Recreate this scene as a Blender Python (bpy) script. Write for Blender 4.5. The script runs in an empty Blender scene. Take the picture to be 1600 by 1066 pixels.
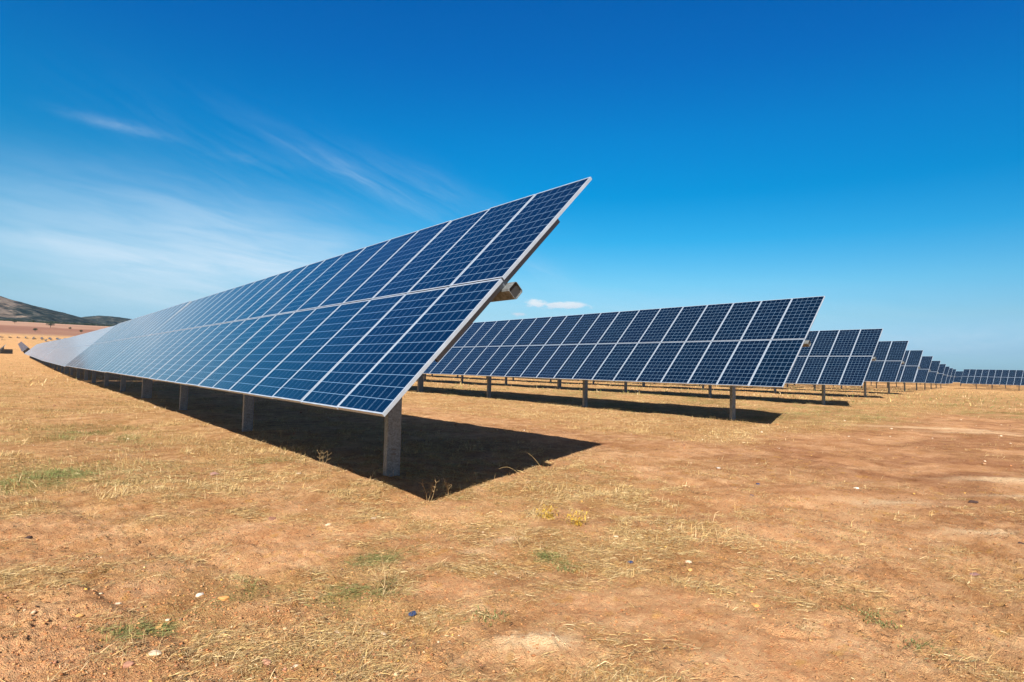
import bpy, math, random
import numpy as np
from mathutils import Matrix, Vector
random.seed(7); rng = np.random.default_rng(11)
S = bpy.context.scene; C = S.collection
PI = math.pi
TILT = math.radians(45.9)
CAMH = 1.52

# ---------------------------------------------------------------- helpers
def tag(o, label=None, cat=None, group=None, kind=None):
    if label: o['label'] = label
    if cat: o['category'] = cat
    if group: o['group'] = group
    if kind: o['kind'] = kind
    return o
def mesh_obj(name, verts, faces, mats, parent=None, mi=None, smooth=False):
    me = bpy.data.meshes.new(name); me.from_pydata([tuple(v) for v in verts], [], faces)
    for m in (mats if isinstance(mats, (list, tuple)) else [mats]): me.materials.append(m)
    if mi is not None: me.polygons.foreach_set('material_index', mi)
    if smooth: me.polygons.foreach_set('use_smooth', [True]*len(me.polygons))
    me.update()
    o = bpy.data.objects.new(name, me); C.objects.link(o)
    if parent: o.parent = parent
    return o
def np_mesh(name, V, F, mats, cols=None, smooth=False, parent=None, attrs=None):
    """V (n,3), F (m,k) with k constant"""
    me = bpy.data.meshes.new(name); n = len(V); m, k = F.shape
    me.vertices.add(n); me.vertices.foreach_set('co', V.astype(np.float32).ravel())
    me.loops.add(m*k); me.loops.foreach_set('vertex_index', F.astype(np.int32).ravel())
    me.polygons.add(m); me.polygons.foreach_set('loop_start', np.arange(0, m*k, k, dtype=np.int32))
    me.polygons.foreach_set('loop_total', np.full(m, k, dtype=np.int32))
    if smooth: me.polygons.foreach_set('use_smooth', np.ones(m, dtype=bool))
    if cols is not None:
        a = me.color_attributes.new('col', 'FLOAT_COLOR', 'POINT')
        a.data.foreach_set('color', np.concatenate([cols, np.ones((n, 1))], 1).astype(np.float32).ravel())
    for nm, arr in (attrs or {}).items():
        a = me.attributes.new(nm, 'FLOAT', 'POINT'); a.data.foreach_set('value', arr.astype(np.float32))
    me.materials.append(mats); me.update(calc_edges=True)
    o = bpy.data.objects.new(name, me); C.objects.link(o)
    if parent: o.parent = parent
    return o
class MB:
    def __init__(s): s.v = []; s.f = []; s.m = []
    def box(s, c, h, mi=0, rot=None):
        b = len(s.v)
        for i in range(8):
            p = Vector(((1 if i & 1 else -1)*h[0], (1 if i & 2 else -1)*h[1], (1 if i & 4 else -1)*h[2]))
            if rot is not None: p = rot @ p
            s.v.append(tuple(p+Vector(c)))
        for q in ((0,2,3,1),(4,5,7,6),(0,1,5,4),(2,6,7,3),(0,4,6,2),(1,3,7,5)):
            s.f.append(tuple(b+k for k in q)); s.m.append(mi)
    def quad(s, p, mi=0):
        b = len(s.v); s.v += [tuple(x) for x in p]; s.f.append(tuple(range(b, b+len(p)))); s.m.append(mi)
    def prism(s, prof, a, b_, frame, mi=0, closed=True, caps=False):
        """prof list of 2D points, extruded along axis frame[2] from a to b; frame: (origin, e1, e2, e3)"""
        o, e1, e2, e3 = frame; n = len(prof); b = len(s.v)
        for t in (a, b_):
            for p in prof: s.v.append(tuple(o+e1*p[0]+e2*p[1]+e3*t))
        for i in range(n if closed else n-1):
            j = (i+1) % n; s.f.append((b+i, b+j, b+n+j, b+n+i)); s.m.append(mi)
        if caps:
            s.f.append(tuple(b+i for i in reversed(range(n)))); s.m.append(mi)
            s.f.append(tuple(b+n+i for i in range(n))); s.m.append(mi)
    def build(s, name, mats, parent=None, smooth=False):
        return mesh_obj(name, s.v, s.f, mats, parent, s.m, smooth)
def empty(name, loc=(0, 0, 0)):
    o = bpy.data.objects.new(name, None); o.location = loc; o.empty_display_size = .3; C.objects.link(o); return o

# numpy value noise
_P = rng.random((256, 256))
def vnoise(x, y):
    xi = np.floor(x).astype(np.int64); yi = np.floor(y).astype(np.int64)
    fx = x-xi; fy = y-yi; fx = fx*fx*(3-2*fx); fy = fy*fy*(3-2*fy)
    g = lambda a, b: _P[a & 255, b & 255]
    return ((g(xi, yi)*(1-fx)+g(xi+1, yi)*fx)*(1-fy)+(g(xi, yi+1)*(1-fx)+g(xi+1, yi+1)*fx)*fy)
def fbm(x, y, o=4, s=0.0):
    r = 0; a = .5; t = 0
    for i in range(o):
        r = r+a*vnoise(x+s+17.3*i, y+s*1.7+9.1*i); t += a; a *= .5; x = x*2.03; y = y*2.03
    return r/t
def sstep(a, b, x):
    t = np.clip((x-a)/(b-a), 0, 1); return t*t*(3-2*t)

# ---------------------------------------------------------------- terrain
PY = [0, 10, 27, 48, 64, 92, 129, 200, 300, 450, 900, 1700, 2500, 3000, 9000]
PZ = [0, 0, -.05, -.22, -.27, -.2, 0, .35, .5, 1.4, 12.0, 35.5, 100, 125, 150]
def ground_big(x, y):
    az = np.degrees(np.arctan2(x, y)); az = np.where(y < 0, 90, np.abs(az))
    w = 1-sstep(14, 34, az)
    near = np.interp(y, PY, PZ)
    wn = np.where(y > 200, w, 1-sstep(60, 140, np.hypot(x, 0))*.6)
    lat = -.5*sstep(50, 140, x)
    return near*wn*np.where(y > 200, 1, 1)+lat
def ruts(x, y):
    """shallow wheel ruts and an erosion step"""
    r = 0
    for (x0, y0, dx, dy, wd, dp) in ((1.05, 5.6, .28, -.96, .13, -.035), (9.5, 2.3, .93, -.36, .22, -.03), (11.0, 3.1, .93, -.36, .22, -.03)):
        d = (x-x0)*dy-(y-y0)*dx; d = d+.18*(vnoise(x*1.1, y*1.1)-.5)
        r = r+dp*np.exp(-(d/wd)**2)
    d = (x-.52)*(-.95)-(y-4.2)*(.3)+.25*(vnoise(x*2.2+7, y*2.2)-.5)
    r = r+.03*np.exp(-((x-2.27)*.77-(y-2.45)*.64)**2/.05-((x-2.27)*.64+(y-2.45)*.77)**2/.012)
    r = r+.045*sstep(-.05, .06, d)*np.exp(-((y-4.2)/1.2)**2)
    return r
def ground(x, y):
    x = np.asarray(x, float); y = np.asarray(y, float); d = np.hypot(x, y)
    z = ground_big(x, y)
    z = z+(fbm(x*.55, y*.55, 3, 3)-.5)*.11*sstep(0, 3, d)
    z = z+ruts(x, y)*np.exp(-(d/30)**2)
    z = z+(fbm(x*3.1, y*3.1, 3, 5)-.5)*.05
    z = z+(fbm(x*14, y*14, 3, 9)-.5)*.028*(1-sstep(10, 30, d))
    rough = .35+1.3*sstep(.42, .62, fbm(x*1.3, y*1.3, 3, 15))
    z = z+np.maximum(fbm(x*30, y*30, 3, 2)-.50, 0)*.055*rough*(1-sstep(6, 15, d))
    z = z-np.maximum(.055-np.abs(fbm(x*2.4, y*2.4, 3, 57)-.5), 0)*.30*sstep(.5, .62, fbm(x*.8, y*.8, 2, 19))*(1-sstep(8, 16, d))
    return z
def gz(x, y): return float(ground(np.array([x]), np.array([y]))[0])

# soil and cover masks in world metres -------------------------------------------------
def blob(x, y, cx, cy, sx, sy, a=0.0):
    c, s = math.cos(a), math.sin(a); u = (x-cx)*c+(y-cy)*s; v = -(x-cx)*s+(y-cy)*c
    return np.exp(-(u/sx)**2-(v/sy)**2)
SALMON = [(4.6, 2.2, 1.1, .8), (3.6, 1.6, .7, .5), (6.3, 2.4, 1.1, .7), (1.9, 5.35, .75, .45), (2.5, 5.1, .45, .3), (1.7, 4.65, .5, .35), (2.35, 3.4, .3, .25), (.2, 3.8, .5, .6), (.66, 4.6, .3, .25), (3.4, 2.2, .5, .3), (2.9, 2.6, .3, .25), (5.5, 2.6, 1.2, .7), (7.5, 3.2, 1.5, .8), (3.2, 1.5, .5, .4)]
PALE = [(2.27, 2.45, .23, .115, -.66), (3.37, 4.04, .13, .10, -.7), (2.98, 3.98, .12, .07, -.7), (21.2, 5.6, 1.9, .34, -1.1), (21.1, 3.9, 1.6, .30, -1.0), (11.6, 2.1, .9, .20, -.75), (10.3, 1.7, .7, .14, -.7), (8.4, 2.7, .5, .22, -.7), (7.4, 1.5, .5, .12, -.7)]
GREEN = [(4.15, 1.40, .22, .14, 0), (4.03, 1.15, .14, .1, 0), (3.37, 3.5, .10, .14, 0), (3.33, 3.25, .12, .1, 0), (2.3, 2.86, .15, .12, 0), (.55, 9.3, .8, .7, 0), (1.2, 14.0, .9, 2.2, 0), (.67, 3.85, .35, .14, .2), (1.25, 4.1, .25, .2, 0), (2.3, 4.25, .3, .2, 0), (1.8, 3.7, .25, .2, 0), (3.0, 8.9, .3, .4, 0)]
def masks(x, y):
    d = np.hypot(x, y)
    n1 = fbm(x*.35, y*.35, 4, 21); n2 = fbm(x*1.6, y*1.6, 4, 33); n3 = fbm(x*.09, y*.09, 3, 41)
    az = np.degrees(np.arctan2(x, np.maximum(y, 1e-3)))
    left = sstep(6.2, 8.5, y+.25*x)*(1-sstep(3.6, 5.2, x))       # golden grass left of the first row
    alley = sstep(9.6, 12.0, x+.6*(n2-.5)*3)*sstep(5.0, 7.4, y-.06*(x-12)+3*(n1-.5))
    far = sstep(24, 34, x)*sstep(3.0, 6.0, y-.05*(x-30)+4*(n1-.5))
    behind = sstep(60, 90, x)*.75
    under = sstep(3.6, 5, x)*(1-sstep(9, 11, x))*sstep(7, 12, y)*.45
    base = np.maximum.reduce([left*(.72+.28*sstep(.38, .55, n1*.6+n2*.4)), alley*.95, far*.9, under, behind])
    fore = (.24+.66*sstep(.40, .54, n2*.65+n1*.35))*(1-.75*sstep(4.6, 8.0, x-.25*y+1))
    fore = fore+.50*blob(x, y, 3.3, 3.7, 1.2, 1.4)*sstep(.35, .6, n2)
    g = np.maximum(base*(.55+.45*sstep(.3, .6, n2)), fore)
    sal = 0
    for b in SALMON: sal = np.maximum(sal, blob(x, y, *b))
    sal = np.maximum(sal, .7*sstep(.50, .64, fbm(x*.8, y*.8, 3, 301))*(1-left)*(1-alley))
    g = g*(1-(.85-.35*sstep(3, 4.5, x))*np.clip(sal*1.2, 0, 1))
    pale = 0
    for b in PALE: pale = np.maximum(pale, blob(x, y, *b))
    pale = np.maximum(pale*sstep(.30, .55, fbm(x*5, y*5, 4, 61)+.12)*1.15, sstep(.22, .75, blob(x, y, 2.27, 2.45, .25, .12, -.66)+.35*(fbm(x*11, y*11, 4, 6)-.5)))
    green = 0
    for b in GREEN: green = np.maximum(green, blob(x, y, *b))
    strip = sstep(15, 19, x)*(.55*sstep(.45, .62, n1)+.25)*sstep(3, 6, y)*(1-sstep(70, 120, x))
    green = np.clip(np.maximum(green*1.2*sstep(.3, .6, n2), np.maximum(strip, .35*sstep(.55, .75, n1)*left)), 0, 1)
    g = np.maximum(g*(1-np.clip(pale, 0, 1)), green*.8*(d < 6))
    grav = np.clip(blob(x, y, .75, 3.6, .7, .9)*1.3+blob(x, y, 1.4, 3.0, .6, .5)+.25*sstep(.5, .7, n2), 0, 1)
    red = np.clip(sstep(5.5, 10, x-.3*y+2*(n1-.5))*(1-sstep(16, 30, x)*.3)*(1-alley)+.5*sstep(.5, .7, n1), 0, 1)
    return dict(grass=np.clip(g, 0, 1), green=green, pale=np.clip(pale, 0, 1), salmon=sal, gravel=grav, red=red)

# ---------------------------------------------------------------- node helpers
def new_mat(name):
    m = bpy.data.materials.new(name); m.use_nodes = True; nt = m.node_tree
    b = nt.nodes['Principled BSDF']; return m, nt, b
class NT:
    def __init__(s, nt): s.nt = nt
    def n(s, t, **k):
        a = s.nt.nodes.new(t)
        for q, v in k.items(): setattr(a, q, v)
        return a
    def l(s, a, b): s.nt.links.new(a, b)
    def val(s, sock, v):
        if hasattr(v, 'is_output') or isinstance(v, bpy.types.NodeSocket): s.l(v, sock)
        else: sock.default_value = v
    def math(s, op, a, b=0.0, c=None, clamp=False):
        m = s.n('ShaderNodeMath', operation=op, use_clamp=clamp); s.val(m.inputs[0], a); s.val(m.inputs[1], b)
        if c is not None: s.val(m.inputs[2], c)
        return m.outputs[0]
    def mix(s, f, a, b, bt='MIX'):
        m = s.n('ShaderNodeMix', data_type='RGBA', blend_type=bt); s.val(m.inputs[0], f)
        for i, v in ((6, a), (7, b)):
            if isinstance(v, tuple): m.inputs[i].default_value = (*v, 1) if len(v) == 3 else v
            else: s.l(v, m.inputs[i])
        return m.outputs[2]
    def noise(s, vec, scale, detail=3, rough=.55, dist=0, dim='3D'):
        n = s.n('ShaderNodeTexNoise', noise_dimensions=dim); s.l(vec, n.inputs['Vector']); n.inputs['Scale'].default_value = scale
        n.inputs['Detail'].default_value = detail; n.inputs['Roughness'].default_value = rough; n.inputs['Distortion'].default_value = dist
        return n.outputs[0]
    def ss(s, v, a, b, lo=0.0, hi=1.0):
        m = s.n('ShaderNodeMapRange', interpolation_type='SMOOTHSTEP'); s.l(v, m.inputs[0])
        for i, q in enumerate((a, b, lo, hi)): m.inputs[i+1].default_value = q
        return m.outputs[0]
    def ramp(s, v, stops, interp='LINEAR'):
        r = s.n('ShaderNodeValToRGB'); r.color_ramp.interpolation = interp; s.l(v, r.inputs[0]); e = r.color_ramp.elements
        while len(e) < len(stops): e.new(.5)
        for q, (p, c) in zip(e, stops): q.position = p; q.color = (*c, 1)
        return r.outputs[0]

# ---------------------------------------------------------------- materials
def mat_ground():
    m, nt, b = new_mat('dry_soil'); N = NT(nt)
    tc = N.n('ShaderNodeTexCoord').outputs['Object']
    A = lambda nm: (lambda a: a.outputs['Fac'])(N.n('ShaderNodeAttribute', attribute_name=nm))
    n_big = N.noise(tc, .5, 5, .6); n_mid = N.noise(tc, 3.2, 6, .65); n_fine = N.noise(tc, 28, 5, .7); n_vf = N.noise(tc, 160, 3, .7)
    soil = N.ramp(n_mid, [(.25, (.290, .130, .054)), (.42, (.500, .268, .125)), (.56, (.660, .395, .205)), (.76, (.780, .530, .310))])
    red = N.ramp(n_mid, [(.25, (.270, .118, .054)), (.5, (.450, .222, .112)), (.76, (.600, .340, .190))])
    col = N.mix(A('red'), soil, red)
    sal = N.ramp(n_mid, [(.3, (.63, .325, .150)), (.7, (.82, .510, .280))])
    col = N.mix(N.math('MULTIPLY', A('salmon'), .85), col, sal)
    ochre = N.ss(N.noise(tc, 5.5, 4, .6), .56, .68)
    col = N.mix(N.math('MULTIPLY', ochre, .55), col, (.58, .315, .085))
    # matted straw lying on the soil
    mp = N.n('ShaderNodeMapping'); N.l(tc, mp.inputs[0]); mp.inputs['Scale'].default_value = (60, 14, 10); mp.inputs['Rotation'].default_value = (0, 0, .9)
    mp2 = N.n('ShaderNodeMapping'); N.l(tc, mp2.inputs[0]); mp2.inputs['Scale'].default_value = (13, 70, 10); mp2.inputs['Rotation'].default_value = (0, 0, .4)
    st = N.math('MAXIMUM', N.noise(mp.outputs[0], 1, 3, .6, 1.2), N.noise(mp2.outputs[0], 1, 3, .6, 1.2))
    straw = N.ramp(st, [(.40, (.17, .080, .030)), (.54, (.55, .310, .115)), (.68, (.90, .640, .320))])
    yel = N.ramp(n_mid, [(.3, (.460, .250, .095)), (.6, (.720, .460, .190)), (.8, (.840, .590, .290))])
    straw = N.mix(.45, straw, yel)
    grn = N.mix(n_fine, (.10, .13, .035), (.30, .30, .10))
    straw = N.mix(N.math('MULTIPLY', A('green'), .38), straw, grn)
    cov = N.math('MULTIPLY', A('grass'), N.ss(n_fine, .30, .62, .35, 1.0), clamp=True)
    col = N.mix(N.math('MULTIPLY', cov, .95), col, straw)
    col = N.mix(N.math('MULTIPLY', A('pale'), .85), col, (.84, .62, .38))
    # gravel speckle: small stones of several colours
    vo = N.n('ShaderNodeTexVoronoi'); N.l(tc, vo.inputs['Vector']); vo.inputs['Scale'].default_value = 75
    sp = N.n('ShaderNodeSeparateColor'); N.l(vo.outputs['Color'], sp.inputs[0])
    gc = N.ramp(sp.outputs[0], [(0, (.20, .085, .035)), (.3, (.45, .22, .08)), (.55, (.60, .38, .16)), (.8, (.38, .13, .07)), (1, (.72, .58, .42))], 'CONSTANT')
    gm = N.math('MULTIPLY', N.math('LESS_THAN', vo.outputs['Distance'], .42), N.math('GREATER_THAN', sp.outputs[1], .55))
    col = N.mix(N.math('MULTIPLY', N.math('MULTIPLY', gm, N.math('ADD', N.math('MULTIPLY', A('gravel'), .75), .12)), .8), col, gc)
    col = N.mix(.6, col, N.ramp(n_vf, [(.32, (.30, .25, .21)), (.5, (.5, .5, .5)), (.68, (.66, .66, .65))]), 'OVERLAY')
    col = N.mix(.5, col, N.ramp(n_fine, [(.32, (.32, .27, .23)), (.5, (.5, .5, .5)), (.68, (.64, .64, .63))]), 'OVERLAY')
    col = N.mix(N.ss(n_big, .35, .65, .0, .35), col, N.mix(1, col, (.86, .80, .74), 'MULTIPLY'))
    # distant fields: ploughed red brown
    fz = A('field'); fcol = N.ramp(N.noise(tc, .004, 4, .6), [(.35, (.215, .090, .050)), (.5, (.30, .135, .08)), (.65, (.40, .22, .13))])
    fband = N.ramp(A('band'), [(0, (.36, .24, .13)), (.12, (.40, .26, .15)), (.22, (.20, .100, .066)), (.55, (.24, .125, .082)), (.62, (.40, .25, .17)), (.8, (.34, .20, .135)), (1, (.44, .29, .20))])
    big = N.ss(N.noise(tc, .9, 5, .65), .36, .62, 0, 1)
    col = N.mix(.75, col, N.mix(1, col, N.mix(big, (.80, .72, .66), (1.0, 1.0, 1.0)), 'MULTIPLY'))
    col = N.mix(fz, col, N.mix(.35, fband, fcol))
    N.l(col, b.inputs['Base Color']); b.inputs['Roughness'].default_value = .95; b.inputs['Specular IOR Level'].default_value = .1
    h = N.math('ADD', N.math('MULTIPLY', n_fine, .5), N.math('MULTIPLY', n_vf, .30))
    h = N.math('ADD', h, N.math('MULTIPLY', N.math('MULTIPLY', st, cov), .9))
    h = N.math('ADD', h, N.math('MULTIPLY', N.math('SUBTRACT', .6, vo.outputs['Distance']), N.math('MULTIPLY', gm, .35)))
    bp = N.n('ShaderNodeBump'); bp.inputs['Strength'].default_value = 1; bp.inputs['Distance'].default_value = .032
    vg = N.n('ShaderNodeTexVoronoi'); N.l(tc, vg.inputs['Vector']); vg.inputs['Scale'].default_value = 190
    h = N.math('SUBTRACT', h, N.math('MULTIPLY', vg.outputs['Distance'], .30))
    N.l(h, bp.inputs['Height']); N.l(bp.outputs[0], b.inputs['Normal'])
    return m
def mat_attr(name, rough=.8, trans=0.0, spec=.2, bump=0):
    m, nt, b = new_mat(name); N = NT(nt)
    a = N.n('ShaderNodeAttribute', attribute_name='col'); b.inputs['Roughness'].default_value = rough
    b.inputs['Specular IOR Level'].default_value = spec
    col = a.outputs['Color']
    if bump:
        tc = N.n('ShaderNodeTexCoord').outputs['Object']; n = N.noise(tc, bump, 4, .6)
        col = N.mix(.5, col, N.ramp(n, [(.3, (.3, .3, .3)), (.7, (.65, .65, .65))]), 'OVERLAY')
        bp = N.n('ShaderNodeBump'); bp.inputs['Strength'].default_value = .6; bp.inputs['Distance'].default_value = .01
        N.l(n, bp.inputs['Height']); N.l(bp.outputs[0], b.inputs['Normal'])
    N.l(col, b.inputs['Base Color'])
    if trans:
        t = N.n('ShaderNodeBsdfTranslucent'); N.l(col, t.inputs[0]); mx = N.n('ShaderNodeMixShader'); mx.inputs[0].default_value = trans
        N.l(b.outputs[0], mx.inputs[1]); N.l(t.outputs[0], mx.inputs[2]); N.l(mx.outputs[0], nt.nodes['Material Output'].inputs[0])
    return m
def mat_cells(far=False):
    m, nt, b = new_mat('polycrystalline_cells'); N = NT(nt)
    tc = N.n('ShaderNodeTexCoord').outputs['Object']; sx = N.n('ShaderNodeSeparateXYZ'); N.l(tc, sx.inputs[0])
    PX, PY_ = .1595, .1605
    u = N.math('ADD', N.math('DIVIDE', sx.outputs[0], PX), 3.0); v = N.math('ADD', N.math('DIVIDE', sx.outputs[1], PY_), 6.0)
    fu = N.math('FRACT', u); fv = N.math('FRACT', v)
    eu = N.math('ABSOLUTE', N.math('SUBTRACT', fu, .5)); ev = N.math('ABSOLUTE', N.math('SUBTRACT', fv, .5))
    gap = N.math('MAXIMUM', N.math('GREATER_THAN', eu, .5-.0022/PX), N.math('GREATER_THAN', ev, .5-.0030/PY_))
    out = N.math('MAXIMUM', N.math('GREATER_THAN', N.math('ABSOLUTE', sx.outputs[0]), PX*3), N.math('GREATER_THAN', N.math('ABSOLUTE', sx.outputs[1]), PY_*6))
    if far in (False, 'soiled'): gap = N.math('MAXIMUM', gap, out)
    bb = N.math('ABSOLUTE', N.math('SUBTRACT', N.math('FRACT', N.math('MULTIPLY', fu, 3.0)), .5))
    bus = N.math('LESS_THAN', bb, .0010/PX*3)
    oi = N.n('ShaderNodeObjectInfo')
    cell = N.n('ShaderNodeCombineXYZ'); N.l(N.math('FLOOR', u), cell.inputs[0]); N.l(N.math('FLOOR', v), cell.inputs[1]); N.l(N.math('MULTIPLY', oi.outputs['Random'], 97.0), cell.inputs[2])
    wn = N.n('ShaderNodeTexWhiteNoise'); N.l(cell.outputs[0], wn.inputs['Vector'])
    vo = N.n('ShaderNodeTexVoronoi'); N.l(tc, vo.inputs['Vector']); vo.inputs['Scale'].default_value = 70
    sc = N.n('ShaderNodeSeparateColor'); N.l(vo.outputs['Color'], sc.inputs[0])
    var = N.math('ADD', N.math('MULTIPLY', wn.outputs['Value'], .5), N.math('MULTIPLY', sc.outputs[0], .5))
    col = N.ramp(var, [(0, (.0002, .0035, .012)), (.5, (.0003, .0055, .0175)), (1, (.0006, .0085, .026))])
    col = N.mix(N.math('MULTIPLY', oi.outputs['Random'], .35), col, (.0015, .004, .020))
    col = N.mix(bus, col, (.030, .075, .140)); col = N.mix(gap, col, (.17, .27, .39))
    # a little dust on the glass, plus pale sky glare put into the colour
    edge = N.math('MULTIPLY', N.ss(sx.outputs[1], -.96, -.90, .05, 0.0), N.noise(tc, 9, 3, .6))
    dust = N.math('ADD', edge, N.math('MULTIPLY', N.ss(N.noise(tc, 2.3, 4, .6), .42, .85, 0.0, .014), N.math('ADD', .5, oi.outputs['Random'])))
    if far == 'dusty': dust = .75  # pale weight meant as sky reflection on far tables; never mixed in
    if far == 'soiled': dust = .38; col = N.mix(dust, col, (.40, .34, .28) if far not in ('dusty', 'soiled') else (.60, .64, .72))  # pale blue-grey mixed in for sky glare on rear tables of the nearest line
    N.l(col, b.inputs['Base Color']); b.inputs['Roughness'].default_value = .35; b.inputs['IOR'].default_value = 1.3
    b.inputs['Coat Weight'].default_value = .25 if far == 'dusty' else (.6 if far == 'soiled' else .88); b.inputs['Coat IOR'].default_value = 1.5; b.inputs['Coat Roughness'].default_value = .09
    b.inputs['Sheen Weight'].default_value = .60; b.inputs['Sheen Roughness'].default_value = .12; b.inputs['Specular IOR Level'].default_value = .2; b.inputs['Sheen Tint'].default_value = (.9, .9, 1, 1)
    return m
def mat_metal(name, c, rough=.45, metal=.5, spangle=0.0, stain=None):
    m, nt, b = new_mat(name); N = NT(nt); tc = N.n('ShaderNodeTexCoord').outputs['Object']
    n = N.noise(tc, 6, 5, .6); col = N.mix(n, tuple(x*.78 for x in c), tuple(min(1, x*1.15) for x in c))
    if spangle:
        v = N.n('ShaderNodeTexVoronoi'); N.l(tc, v.inputs['Vector']); v.inputs['Scale'].default_value = spangle
        s_ = N.n('ShaderNodeSeparateColor'); N.l(v.outputs['Color'], s_.inputs[0])
        col = N.mix(.55, col, N.ramp(s_.outputs[0], [(0, (.25, .25, .25)), (1, (.75, .75, .75))]), 'OVERLAY')
    if stain: col = N.mix(N.ss(N.noise(tc, 3.0, 5, .7), .5, .72, 0, .6), col, stain)
    N.l(col, b.inputs['Base Color']); b.inputs['Metallic'].default_value = metal
    N.l(N.ss(n, .3, .7, rough-.08, rough+.12), b.inputs['Roughness'])
    return m
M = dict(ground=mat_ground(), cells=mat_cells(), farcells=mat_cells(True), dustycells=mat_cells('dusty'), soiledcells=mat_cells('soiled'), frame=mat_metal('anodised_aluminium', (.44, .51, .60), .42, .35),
         back=mat_metal('white_backsheet', (.62, .62, .60), .6, 0), steel=mat_metal('galvanised_steel', (.20, .25, .31), .5, .35, 55),
         rail=mat_metal('rail_steel', (.15, .17, .20), .45, .5), tube=mat_metal('tube_steel', (.20, .215, .22), .5, .5, 30),
         black=mat_metal('black_plastic', (.03, .03, .03), .5, 0), gbox=mat_metal('grey_paint', (.35, .36, .37), .5, 0),
         straw=mat_attr('straw', .7, .25, .15), pebble=mat_attr('pebbles', .9, 0, .2), rock=mat_attr('rock_surface', .88, 0, .25, 18), leaf=mat_attr('leaf', .6, .3, .3))

# ---------------------------------------------------------------- solar tables
MW, ML, MD = .992, 1.956, .038        # module
PITCH = 1.012; GAPV = .022; NMOD = 42; CGAP = .04
HALF = NMOD*PITCH/2+CGAP/2
d_ = Vector((math.cos(TILT), 0, math.sin(TILT))); n_ = Vector((-math.sin(TILT), 0, math.cos(TILT)))
ROT = Matrix((Vector((0, -1, 0)), d_, n_)).transposed()
HUB = 2.43                            # height of panel surface centre
SURF = Vector((0, 0, HUB)); TUBE = SURF-n_*.185
def frame_mb(mb, mi=0):
    w, l, t, z0 = MW/2, ML/2, .0078, -MD/2
    mb.box((0, l-t, z0), (w, t, MD/2), mi); mb.box((0, -l+t, z0), (w, t, MD/2), mi)
    mb.box((w-t, 0, z0), (t, l-2*t, MD/2), mi); mb.box((-w+t, 0, z0), (t, l-2*t, MD/2), mi)
def glass_mb(mb):
    w, l, t = MW/2-.0156, ML/2-.0156, .003
    mb.box((0, 0, -.003-t), (w, l, t), 0)
_mb = MB(); glass_mb(_mb); _mb.box((0, .72, -.028), (.055, .06, .008), 1); GL = _mb.build('solar_module', [M['cells'], M['black']]); GLM = GL.data; bpy.data.objects.remove(GL)
_mb = MB(); frame_mb(_mb); FR = _mb.build('module_frame', [M['frame']]); FRM = FR.data; bpy.data.objects.remove(FR)
_mb = MB(); glass_mb(_mb); _mb.m = [0]*6; frame_mb(_mb, 1); SM = _mb.build('solar_module', [M['cells'], M['frame']]); SMM = SM.data; bpy.data.objects.remove(SM)
_mb = MB(); glass_mb(_mb); _mb.m = [0]*6; frame_mb(_mb, 1); SM = _mb.build('solar_module', [M['soiledcells'], M['frame']]); SOILM = SM.data; bpy.data.objects.remove(SM)  # module copy with sky glare painted into its cells
E1, E2, E3 = Vector((1, 0, 0)), Vector((0, 1, 0)), Vector((0, 0, 1))
def make_post_mesh():
    w, dp, t, lip = .10, .095, .006, .022; L = TUBE.z-.15
    prof = [(-w, dp), (-w, 0), (w, 0), (w, dp), (w-lip, dp), (w-lip, dp-t), (w-t, dp-t), (w-t, t), (-w+t, t), (-w+t, dp-t), (-w+lip, dp-t), (-w+lip, dp)]
    mb = MB(); mb.prism(prof, -.45, L, (Vector((0, -.045, 0)), E1, E2, E3), 0, True, True)
    for z in (.28, .34): mb.box((0, -.047, z), (.035, .002, .012), 1)
    for z in (L-.05, L-.14):
        for sx in (-.05, .05): mb.box((sx, -.052, z), (.011, .006, .011), 1)
    return mb.build('support_post', [M['steel'], M['rail']])
P_ = make_post_mesh(); POSTM = P_.data; bpy.data.objects.remove(P_)
def bearing_mesh():
    mb = MB(); r = .15
    # split ring round the tube on a saddle plate
    n = 16
    for k in range(n):
        a0, a1 = 2*PI*k/n, 2*PI*(k+1)/n
        p = [Vector((math.cos(a)*q, y, math.sin(a)*q)) for a in (a0, a1) for q in (r*.80, r) for y in (-.03, .03)]
        a0i, a0o, a1i, a1o = p[0:2], p[2:4], p[4:6], p[6:8]
        mb.quad([a0o[0], a0o[1], a1o[1], a1o[0]]); mb.quad([a0i[0], a1i[0], a1i[1], a0i[1]])
        mb.quad([a0i[0], a0o[0], a1o[0], a1i[0]]); mb.quad([a0i[1], a1i[1], a1o[1], a0o[1]])
    mb.box((0, 0, -.175), (.12, .05, .025)); mb.box((-.155, 0, -.02), (.02, .028, .03)); mb.box((.155, 0, -.02), (.02, .028, .03))
    return mb.build('bearing', [M['steel']])
B_ = bearing_mesh(); BEARM = B_.data; bpy.data.objects.remove(B_)
def tube_mesh():
    h, t = .075, .006; mb = MB(); fr = (Vector((0, 0, 0)), d_, n_, Vector((0, 1, 0)))
    a, b = -HALF-.07, HALF+.07; c = .018
    def sq(q, c): return [(-q+c, -q), (q-c, -q), (q, -q+c), (q, q-c), (q-c, q), (-q+c, q), (-q, q-c), (-q, -q+c)]
    o, i_ = sq(h, c), sq(h-t, c*.8)
    mb.prism(o, a, b, fr); mb.prism(list(reversed(i_)), a, b, fr)
    for tt, flip in ((a, 0), (b, 1)):
        for k in range(8):
            j = (k+1) % 8; P = [fr[1]*q[0]+fr[2]*q[1]+fr[3]*tt for q in (o[k], i_[k], i_[j], o[j])]
            mb.quad(P if not flip else P[::-1])
    return mb.build('torque_tube', [M['tube']])
T_ = tube_mesh(); TUBEM = T_.data; bpy.data.objects.remove(T_)
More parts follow.
